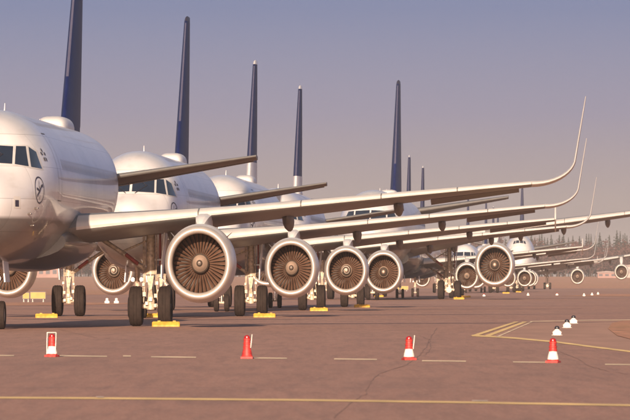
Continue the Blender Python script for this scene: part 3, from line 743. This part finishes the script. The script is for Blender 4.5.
A330 = dict(key='wide', name='wide_body_airliner', st=A330_ST, mg=32.0, L=63.0, k=1.4, zt=7.85, paint='hull_wide', fair=(19, 39),
    panes=[[(.06, 5.65), (1.25, 5.6), (1.2, 6.3), (.06, 6.35)], [(1.35, 5.6), (2.2, 5.45), (1.8, 6.25), (1.32, 6.3)]],
    wins=(11, 52, .533, 5.7), ant=[(20, .3, .5), (33, .4, .5)], dome=(36, 40.5, .8, .42),
    wing=[(1.0, 20.2, 3.5, 12.2, .15, 2.5), (2.82, 21.3, 3.95, 10.6, .14, 2.5), (9.4, 25.6, 5.05, 7.4, .11, 2.5), (20, 32.4, 6.35, 4.6, .105, 2.2), (29, 38.2, 7.5, 2.3, .10, 2)],
    ail=(22.5, 28, .66), droop=6, slats=[(3.2, 8.5), (10.2, 15), (15.05, 20), (20.05, 24.5), (24.55, 28.7)], ftf=[(5.8, 5, .42), (11.3, 5.2, .40), (14.9, 4.8, .40), (18.6, 4.2, .38)],
    shark=2.6, stab=[(.8, 54.0, 6.7, 6.2, .1, 3), (9.7, 60, 8.0, 2.4, .1, 3)], fin=[(7.6, 48.5, 10.0, .10), (17.2, 57.6, 3.4, .10)],
    eng=[(9.37, 21.0, 2.55)], Re=1.62, gears=[(5.34, 32.0, .70, .70, .99, .5)], nose=(6.7, .53, .35))
B747 = dict(key='jumbo', name='four_engine_airliner', st=B747_ST, mg=32.0, L=70.0, k=1.5, zt=10.0, paint='hull_wide', fair=(20, 42),
    panes=[[(.06, 8.36), (.75, 8.30), (.70, 8.82), (.06, 8.86)], [(.84, 8.28), (1.35, 8.15), (1.12, 8.7), (.80, 8.80)]],
    wins=(9, 60, .6, 5.9), ant=[(12, .4, .6)], dome=None,
    wing=[(1.2, 18.0, 3.1, 16, .14, 2.2), (3.25, 20.0, 3.4, 13.6, .14, 2.2), (11.7, 27.6, 4.65, 9.0, .11, 2), (21, 35.6, 6.0, 6.0, .10, 2), (31, 44.4, 7.5, 3.6, .1, 2)],
    ail=(23.5, 29, .66), droop=5, slats=[(3.6, 11), (12.4, 20.2), (21.4, 26), (26.1, 30.5)], ftf=[(7, 6, .55), (14.5, 5.4, .5), (18.5, 5, .45), (23, 4.5, .4)],
    shark=2.2, stab=[(1, 60.5, 7.4, 8.4, .1, 2), (11, 67.6, 8.9, 2.8, .1, 2)], fin=[(8.3, 53, 12.4, .10), (19.4, 64.6, 4.2, .10)],
    eng=[(11.7, 23.2, 2.35), (20.8, 31.2, 3.2)], Re=1.45, gears=[(5.5, 31.0, .62, .56, .73, .48), (2.2, 34.2, .62, .56, .73, .48)], nose=(7.9, .62, .45))
YAW = math.atan(math.tan(R(2.5))*K)
row = 'airliners parked nose-out along the apron'
def at(x, d): return (x*K, d, 0)
PL = [
 (A320, -9.06, 190, 'white airliner nearest the camera, nose and emblem cut off by the left edge', dict(tip='sharklet')),
 (A320, -6.45, 246, 'second airliner of the row, cockpit windows showing behind the nearest fuselage', dict(tip='sharklet')),
 (A320, -3.95, 298, 'third airliner of the row, white spiral on its engine spinner and short wingtip fence', dict(tip='fence', spin='spiral', fin='light')),
 (A320, -1.65, 338, 'fourth airliner of the row, last small jet before the wide-body, dark spinner', dict(tip='sharklet', spin='dark', fin='light')),
 (A330, 5.95, 497, 'wide-body airliner with one big engine per wing and four-wheel bogie gear', dict(fancy=False, tip='sharklet', spin='dark')),
 (A320, 8.0, 532, 'airliner directly behind the wide-body, short wingtip fence, engine left of the big engine', dict(fancy=False, tip='fence', fin='light')),
 (A320, 10.2, 583, 'airliner hidden behind the wide-body engine, its tall winglet above the far wood', dict(fancy=False, tip='sharklet', fin='light')),
 (A320, 20.4, 800, 'far airliner with white nose peeking out left above the big engine', dict(fancy=False, tip='sharklet')),
 (A320, 24.1, 842, 'far airliner second in the overlapping cluster of engines beside the jumbo nose', dict(fancy=False, tip='sharklet')),
 (A320, 26.9, 900, 'far airliner third in the overlapping cluster of engines beside the jumbo nose', dict(fancy=False, tip='fence', fin='light')),
 (A320, 29.3, 955, 'farthest small airliner, last in the overlapping cluster of engines', dict(fancy=False, tip='sharklet', fin='light')),
 (B747, 42.6, 1225, 'farthest jumbo airliner with humped white nose and two engines on its wing', dict(fancy=False, tip='sharklet')),
]
for spec, x, d, lab, kw in PL:
    build_airliner(spec, at(x, d), YAW + R({190: .15, 497: .5}.get(d, 0)), lab, group=row, **kw)

# ------------------------------------------------------------------ chocks, cones, lights, signs
def chock_mesh(L):
    b = MB(); h, d = .15, .13; rings = []
    for x, k in ((-L/2, .85), (-L/2 + .03, 1), (L/2 - .03, 1), (L/2, .85)):
        rings.append([(x, -d*k, .004), (x, -d*k, h*.35), (x, -d*.4*k, h*k), (x, d*.4*k, h*k), (x, d*k, h*.35), (x, d*k, .004)])
    b.loft(rings); b.box((-L*.25, 0, h + .012), (.04, .03, .014)); b.box((L*.3, 0, h + .012), (.04, .03, .014))
    return b.mesh('wheel_chock', [M['yellow']], smooth=30)
CH = chock_mesh(.78)
for px, py, z_, lab in ((166, 326.9, 0, 'yellow chock against the outer main wheel of the nearest airliner'),
                        (264.5, 317.6, 0, 'yellow chock at the second airliner, below the second engine'),
                        (46.5, 318.0, 0, 'yellow chock under the nearest fuselage, beside the left twin wheels'),
                        (319, 311.2, 0, 'yellow chock at the third airliner, below the third engine'),
                        (362, 307.6, 0, 'yellow chock at the fourth airliner, below the fourth engine'),
                        (151.5, 317.6, 0, 'yellow chock seen between the twin wheels of the nearest airliner'),
                        (459, 299.4, 0, 'yellow chock at the wide-body bogie gear'),
                        (466, 297.6, 0, 'yellow chock just right of the wide-body bogie gear'),
                        (379, 297, 0, 'yellow chock on the apron right under the fourth engine'),
                        (506, 293.6, 0, 'small far yellow chock below the big wide-body engine'),
                        (519, 292.4, 0, 'small far yellow chock below the cluster of overlapping engines')):
    o = tag(link('wheel_chock', CH), lab, 'chock', 'yellow wheel chocks'); o.location = ground_pt(px, py); o.rotation_euler.z = R(random.uniform(-4, 4))

def cone(px, py, white, handle, lab, tilt=0):
    root = bpy.data.objects.new('marker_cone', None); COL.objects.link(root); root.location = ground_pt(px, py); root.rotation_euler = (0, tilt, R(random.uniform(-20, 20)))
    tag(root, lab, 'traffic cone', 'red marker cones across the apron')
    b = MB(); b.box((0, 0, .018), (.098, .11, .016)); b.lathe([(.03, .098), (.045, .092), (.055, .088)], axis='z', n=24, cap1=True); link('base', b.mesh('cone_base', [M['conered']]), root)
    b = MB(); b.lathe([(.052, .088), (.10, .080), (.17, .062), (.185, .060)], axis='z', n=28, cap1=True); link('lower_cone', b.mesh('cone_lower', [M['conewhite' if white else 'conered']]), root)
    b = MB()
    b.lathe([(.18, .066), (.205, .066), (.21, .060), (.235, .056), (.24, .064), (.262, .064), (.266, .055), (.30, .052), (.305, .060), (.33, .060)], axis='z', n=28, cap0=True, cap1=True); link('upper_cone', b.mesh('cone_upper', [M['conered']]), root)
    b = MB(); b.lathe([(.328, .05), (.345, .052), (.37, .045), (.385, .02), (.388, .001)], axis='z', n=24); link('lantern', b.mesh('cone_lantern', [M['lantern']]), root)
    if handle:
        b = MB()
        if handle == 'hoop':
            pts = [(-.075, -.05, .05), (-.078, -.03, .30), (-.078, -.02, .41), (.078, -.02, .41), (.078, -.03, .30), (.075, -.05, .05)]
        else: pts = [(.062, -.03, .18), (.085, -.03, .40)]
        for p, q in zip(pts, pts[1:]): b.tube(p, q, .0065, n=8)
        link('handle', b.mesh('cone_handle', [M['conewhite']]), root)
cone(52, 357, True, 'hoop', 'leftmost red and white marker cone, wire hoop round its lantern')
cone(247, 358.8, False, 'stick', 'all-red marker cone with a leaning white stick, second from the left')
cone(409, 360.2, True, 'stick', 'red and white marker cone with a thin white stick beside its lantern')
cone(553, 363, True, None, 'rightmost red and white marker cone, without stick or hoop')

def edge_light(px, py, sz, top, lab, grp):
    root = bpy.data.objects.new('taxiway_light', None); COL.objects.link(root); root.location = ground_pt(px, py); tag(root, lab, 'taxiway light', grp)
    b = MB(); b.lathe([(.004, .15*sz), (.012, .15*sz), (.022, .115*sz), (.07*sz, .095*sz), (.13*sz, .06*sz), (.165*sz, .05*sz)], axis='z', n=20, cap0=True, cap1=True)
    for i in range(3):
        t = R(90 + 120*i); b.loft([[(.04*sz*math.cos(t)-.02*math.sin(t), .04*sz*math.sin(t)+.02*math.cos(t), .16*sz), (.04*sz*math.cos(t)+.02*math.sin(t), .04*sz*math.sin(t)-.02*math.cos(t), .16*sz), (.05*sz*math.cos(t), .05*sz*math.sin(t), .05*sz)],
                                  [(.13*sz*math.cos(t)-.02*math.sin(t), .13*sz*math.sin(t)+.02*math.cos(t), .09*sz), (.13*sz*math.cos(t)+.02*math.sin(t), .13*sz*math.sin(t)-.02*math.cos(t), .09*sz), (.12*sz*math.cos(t), .12*sz*math.sin(t), .03*sz)]])
    link('base', b.mesh('light_base', [M['conewhite']]), root)
    b = MB(); b.lathe([(.16*sz, .045*sz), (.17*sz, .066*sz), (.20*sz, .068*sz), (.235*sz, .052*sz), (.25*sz, .02*sz)], axis='z', n=20, cap0=True, cap1=True); link('lamp', b.mesh('light_lamp', [top]), root)
for px, py, s_, lab in ((557, 335.5, .9, 'nearest of three dark-topped white taxiway lights beside the yellow lines'), (567, 328, .95, 'middle of three dark-topped white taxiway lights beside the yellow lines'),
                        (573.5, 323.6, 1.0, 'farthest of three dark-topped white taxiway lights beside the yellow lines')):
    edge_light(px, py, s_, M['black'], lab, 'lights beside the shoulder')
far_l = 'small far taxiway light on the apron before the jumbo'
for px, py in ((528, 295.6), (557, 295.4), (584, 296.2), (592, 295.4), (598, 294.6), (484, 296.4)):
    edge_light(px, py, 1.05, M['lantern'] if px in (557, 484) else M['conewhite'], far_l, 'far taxiway lights')
for px, lab in ((107, 'left of two small white lights seen below the third airliner engine'), (116.4, 'right of two small white lights seen below the third airliner engine')):
    edge_light(px, 303.5, 1.3, M['conewhite'], lab, 'white lights behind the row')

def sign(px, py, wd, h, lab):
    root = bpy.data.objects.new('airfield_sign', None); COL.objects.link(root); root.location = ground_pt(px, py); tag(root, lab, 'sign', 'yellow airfield signs')
    b = MB(); b.box((0, 0, .22 + h/2), (wd/2, .09, h/2)); link('panel', b.mesh('sign_panel', [M['signyellow']]), root)
    b = MB(); b.box((0, 0, .22 + h + .02), (wd/2 + .02, .10, .018)); b.box((-wd/2 - .012, 0, .22 + h/2), (.012, .10, h/2)); b.box((wd/2 + .012, 0, .22 + h/2), (.012, .10, h/2)); b.box((0, 0, .205), (wd/2 + .02, .10, .014)); link('frame', b.mesh('sign_frame', [M['black']]), root)
    for s in (-1, 1):
        b = MB(); b.tube((s*wd*.36, 0, 0), (s*wd*.36, 0, .2), .04); b.tube((s*wd*.36, 0, 0), (s*wd*.36, 0, .012), .09); link('leg', b.mesh('sign_leg', [M['hub']]), root)
sign(38, 302, .95, .40, 'wider yellow airfield sign seen under the nearest fuselage')
sign(26, 302, .40, .36, 'narrow yellow airfield sign left of the wider one, beside the engine')
sign(403, 291.2, 1.5, .5, 'yellow board far behind the row, right of the fourth engine')

# ------------------------------------------------------------------ far wood, conifers, buildings
bark = mat('bark', (.07, .045, .035), .9, 0, .3, 1)
twig = mat('bare_twigs', (.066, .028, .026), .95, 0, .45, .12)
needle = mat('needles', (.020, .028, .026), .9, 0, .4, .3)
FY = 2480
def crown_tris(b, c, r, n, sz, rnd, mi=0):
    for _ in range(n):
        d = Vector((rnd.gauss(0, 1), rnd.gauss(0, 1), rnd.gauss(0, 1))).normalized()*(rnd.random()**.45)
        p = Vector(c) + Vector((d.x*r[0], d.y*r[1], d.z*r[2])); u = Vector((rnd.uniform(-1, 1), rnd.uniform(-1, 1), rnd.uniform(-.3, 1))).normalized(); v = u.orthogonal().normalized()
        v.rotate(Matrix.Rotation(rnd.uniform(0, 6.28), 3, u)); s_ = sz*rnd.uniform(.5, 1.4)
        b.add([p - v*s_*.35, p + v*s_*.35, p + u*s_*1.5], [(0, 1, 2)], mi)
rnd = random.Random(3)
b = MB()
for i in range(420):
    x = -260 + 520*i/419 + rnd.uniform(-2, 2); y = FY + rnd.uniform(-45, 60); h = rnd.uniform(10.0, 13.8) + (1.8 if y > FY + 20 else 0); z0 = terrain_z(y)
    b.tube((x, y, z0 - .2), (x + rnd.uniform(-.6, .6), y, z0 + h*.6), .22, .08, 5, mi=1)
    for k in range(3):
        t = rnd.uniform(0, 6.28); b.tube((x, y, z0 + h*.35), (x + 2*math.cos(t), y + 2*math.sin(t), z0 + h*.75), .1, .03, 4, mi=1)
    crown_tris(b, (x, y, z0 + h*.52), (rnd.uniform(2.4, 3.4), 3, h*.50), 230, .85, rnd)
link('far_wood', b.mesh('far_wood', [twig, bark], smooth=0), kind='stuff', label='brown leafless wood along the horizon', category='wood')
b = MB()
for i in range(330):                                    # the mass of conifers standing behind
    x = -170 + 370*i/329 + rnd.uniform(-.8, .8); y = FY + rnd.uniform(70, 120); h = rnd.uniform(12.2, 14.6) + (.8 if x > 108 else 0); z0 = terrain_z(y)
    for k in range(12):
        f = k/11; z = z0 + 2 + (h - 2)*f; rr = 2.1*(1 - f)**.8 + .15
        for j in range(7):
            t = 2*math.pi*j/7 + k + rnd.uniform(-.3, .3); d = Vector((math.cos(t), math.sin(t), 0)); sd = Vector((-d.y, d.x, 0)); L_ = rr*rnd.uniform(.6, 1.2); o = Vector((x, y, z)); wd = .30 + .45*(1 - f)
            b.add([o + Vector((0, 0, .5)), o + d*L_*.5 + sd*wd, o + d*L_ + Vector((0, 0, -L_*.4)), o + d*L_*.5 - sd*wd], [(0, 1, 2), (0, 2, 3)])
link('conifer_wood', b.mesh('conifer_wood', [needle], smooth=0), kind='stuff', label='dark conifer wood massed behind the brown wood', category='wood')
pines = []
for v in range(4):
    b = MB(); h = 20; tiers = 26
    for i in range(tiers):
        f = i/(tiers-1); z = 3.0 + (h-3.0)*f; rr = (2.3 + .5*(v % 3))*(1-f)**(.75 + .15*(v % 2)) + .10; nb_ = int(13 - 6*f)
        for j in range(nb_):
            t = 2*math.pi*j/nb_ + i*1.1 + rnd.uniform(-.3, .3); L_ = rr*rnd.uniform(.6, 1.2); d = Vector((math.cos(t), math.sin(t), 0)); sd = Vector((-d.y, d.x, 0)); wd = .26 + .38*(1-f)
            o = Vector((0, 0, z + rnd.uniform(-.3, .3))); drop = Vector((0, 0, -L_*.35))
            b.add([o, o + d*L_*.55 + sd*wd + drop*.4, o + d*L_ + drop, o + d*L_*.55 - sd*wd + drop*.4, o + d*L_*.5 + Vector((0, 0, -.55))], [(0, 1, 2), (0, 2, 3), (1, 4, 2), (3, 2, 4), (0, 4, 1), (0, 3, 4)])
    cm = b.mesh('pine_crown', [needle], smooth=0)
    b = MB(); b.tube((0, 0, -.3), (0, 0, h*.96), .26, .03, 7); pines.append((b.mesh('pine_trunk', [bark]), cm))
x = -130.0
while x < 180:
    vis = 72 < x < 135
    y = FY + rnd.uniform(40, 80); tm, cm = pines[rnd.randrange(4)]
    root = bpy.data.objects.new('pine_tree', None); COL.objects.link(root); root.location = (x, y, terrain_z(y)); root.rotation_euler.z = rnd.uniform(0, 6.28)
    s_ = rnd.choice((rnd.uniform(.66, .78), rnd.uniform(.72, .84)))*(1.0 if x < 112 else 1.05); root.scale = (s_*rnd.uniform(.9, 1.2),)*2 + (s_,)
    tag(root, 'dark conifer rising above the far brown wood', 'tree', 'conifers behind the far wood')
    link('trunk', tm, root); link('crown', cm, root)
    x += rnd.uniform(.5, 1.75)

bw = mat('shed_wall', (.34, .29, .27), .8, 0, .1, .5); br = mat('shed_roof', (.22, .17, .16), .7, 0, .1, .5); redm = mat('shed_red', (.26, .15, .13), .7, 0, .2, .3); wg = mat('shed_window', (.05, .05, .06), .2, 0, .1, 1)
def shed(x, y, wd, h, dp, wall, lab, nwin):
    z = terrain_z(y); root = bpy.data.objects.new('airfield_building', None); COL.objects.link(root); root.location = (x, y, z); tag(root, lab, 'building', 'low buildings before the far wood')
    b = MB(); b.box((0, dp/2, h/2 - .2), (wd/2, dp/2, h/2 + .2)); link('wall', b.mesh('wall', [wall]), root)
    b = MB(); b.loft([[(-wd/2 - .3, yy, h + .002), (wd/2 + .3, yy, h + .002), (wd/2 + .3, yy, h + .25), (0, yy, h + wd*.05 + .3), (-wd/2 - .3, yy, h + .25)] for yy in (-.4, dp + .4)]); link('roof', b.mesh('roof', [br]), root)
    for i in range(nwin):
        b = MB(); b.box((-wd/2 + wd*(i + .5)/nwin, -.03, h*.55), (wd/nwin*.30, .04, h*.2)); wo = link('window', b.mesh('window', [wg]), root)
shed(112, 2330, 9, 4.0, 8, bw, 'pale low building at the right edge before the far wood', 4)
shed(101, 2300, 6.5, 1.8, 5, redm, 'reddish low shed before the far wood, left of the pale building', 3)
shed(-96, 2330, 12, 3.6, 8, redm, 'low brownish building behind the row at the left', 5)

# ------------------------------------------------------------------ haze
b = MB(); b.box((0, 2850, 17), (3100, 3200, 19))
hz = link('haze', b.mesh('haze', [], smooth=0), kind='stuff')
hm = bpy.data.materials.new('haze'); hm.use_nodes = True; t = hm.node_tree; t.nodes.clear()
ho = N('ShaderNodeOutputMaterial', t); pv = N('ShaderNodeVolumePrincipled', t)
pv.inputs['Color'].default_value = (.95, .90, .90, 1); pv.inputs['Density'].default_value = 0.00010; pv.inputs['Anisotropy'].default_value = 0.0
t.links.new(pv.outputs[0], ho.inputs['Volume']); hz.data.materials.append(hm)
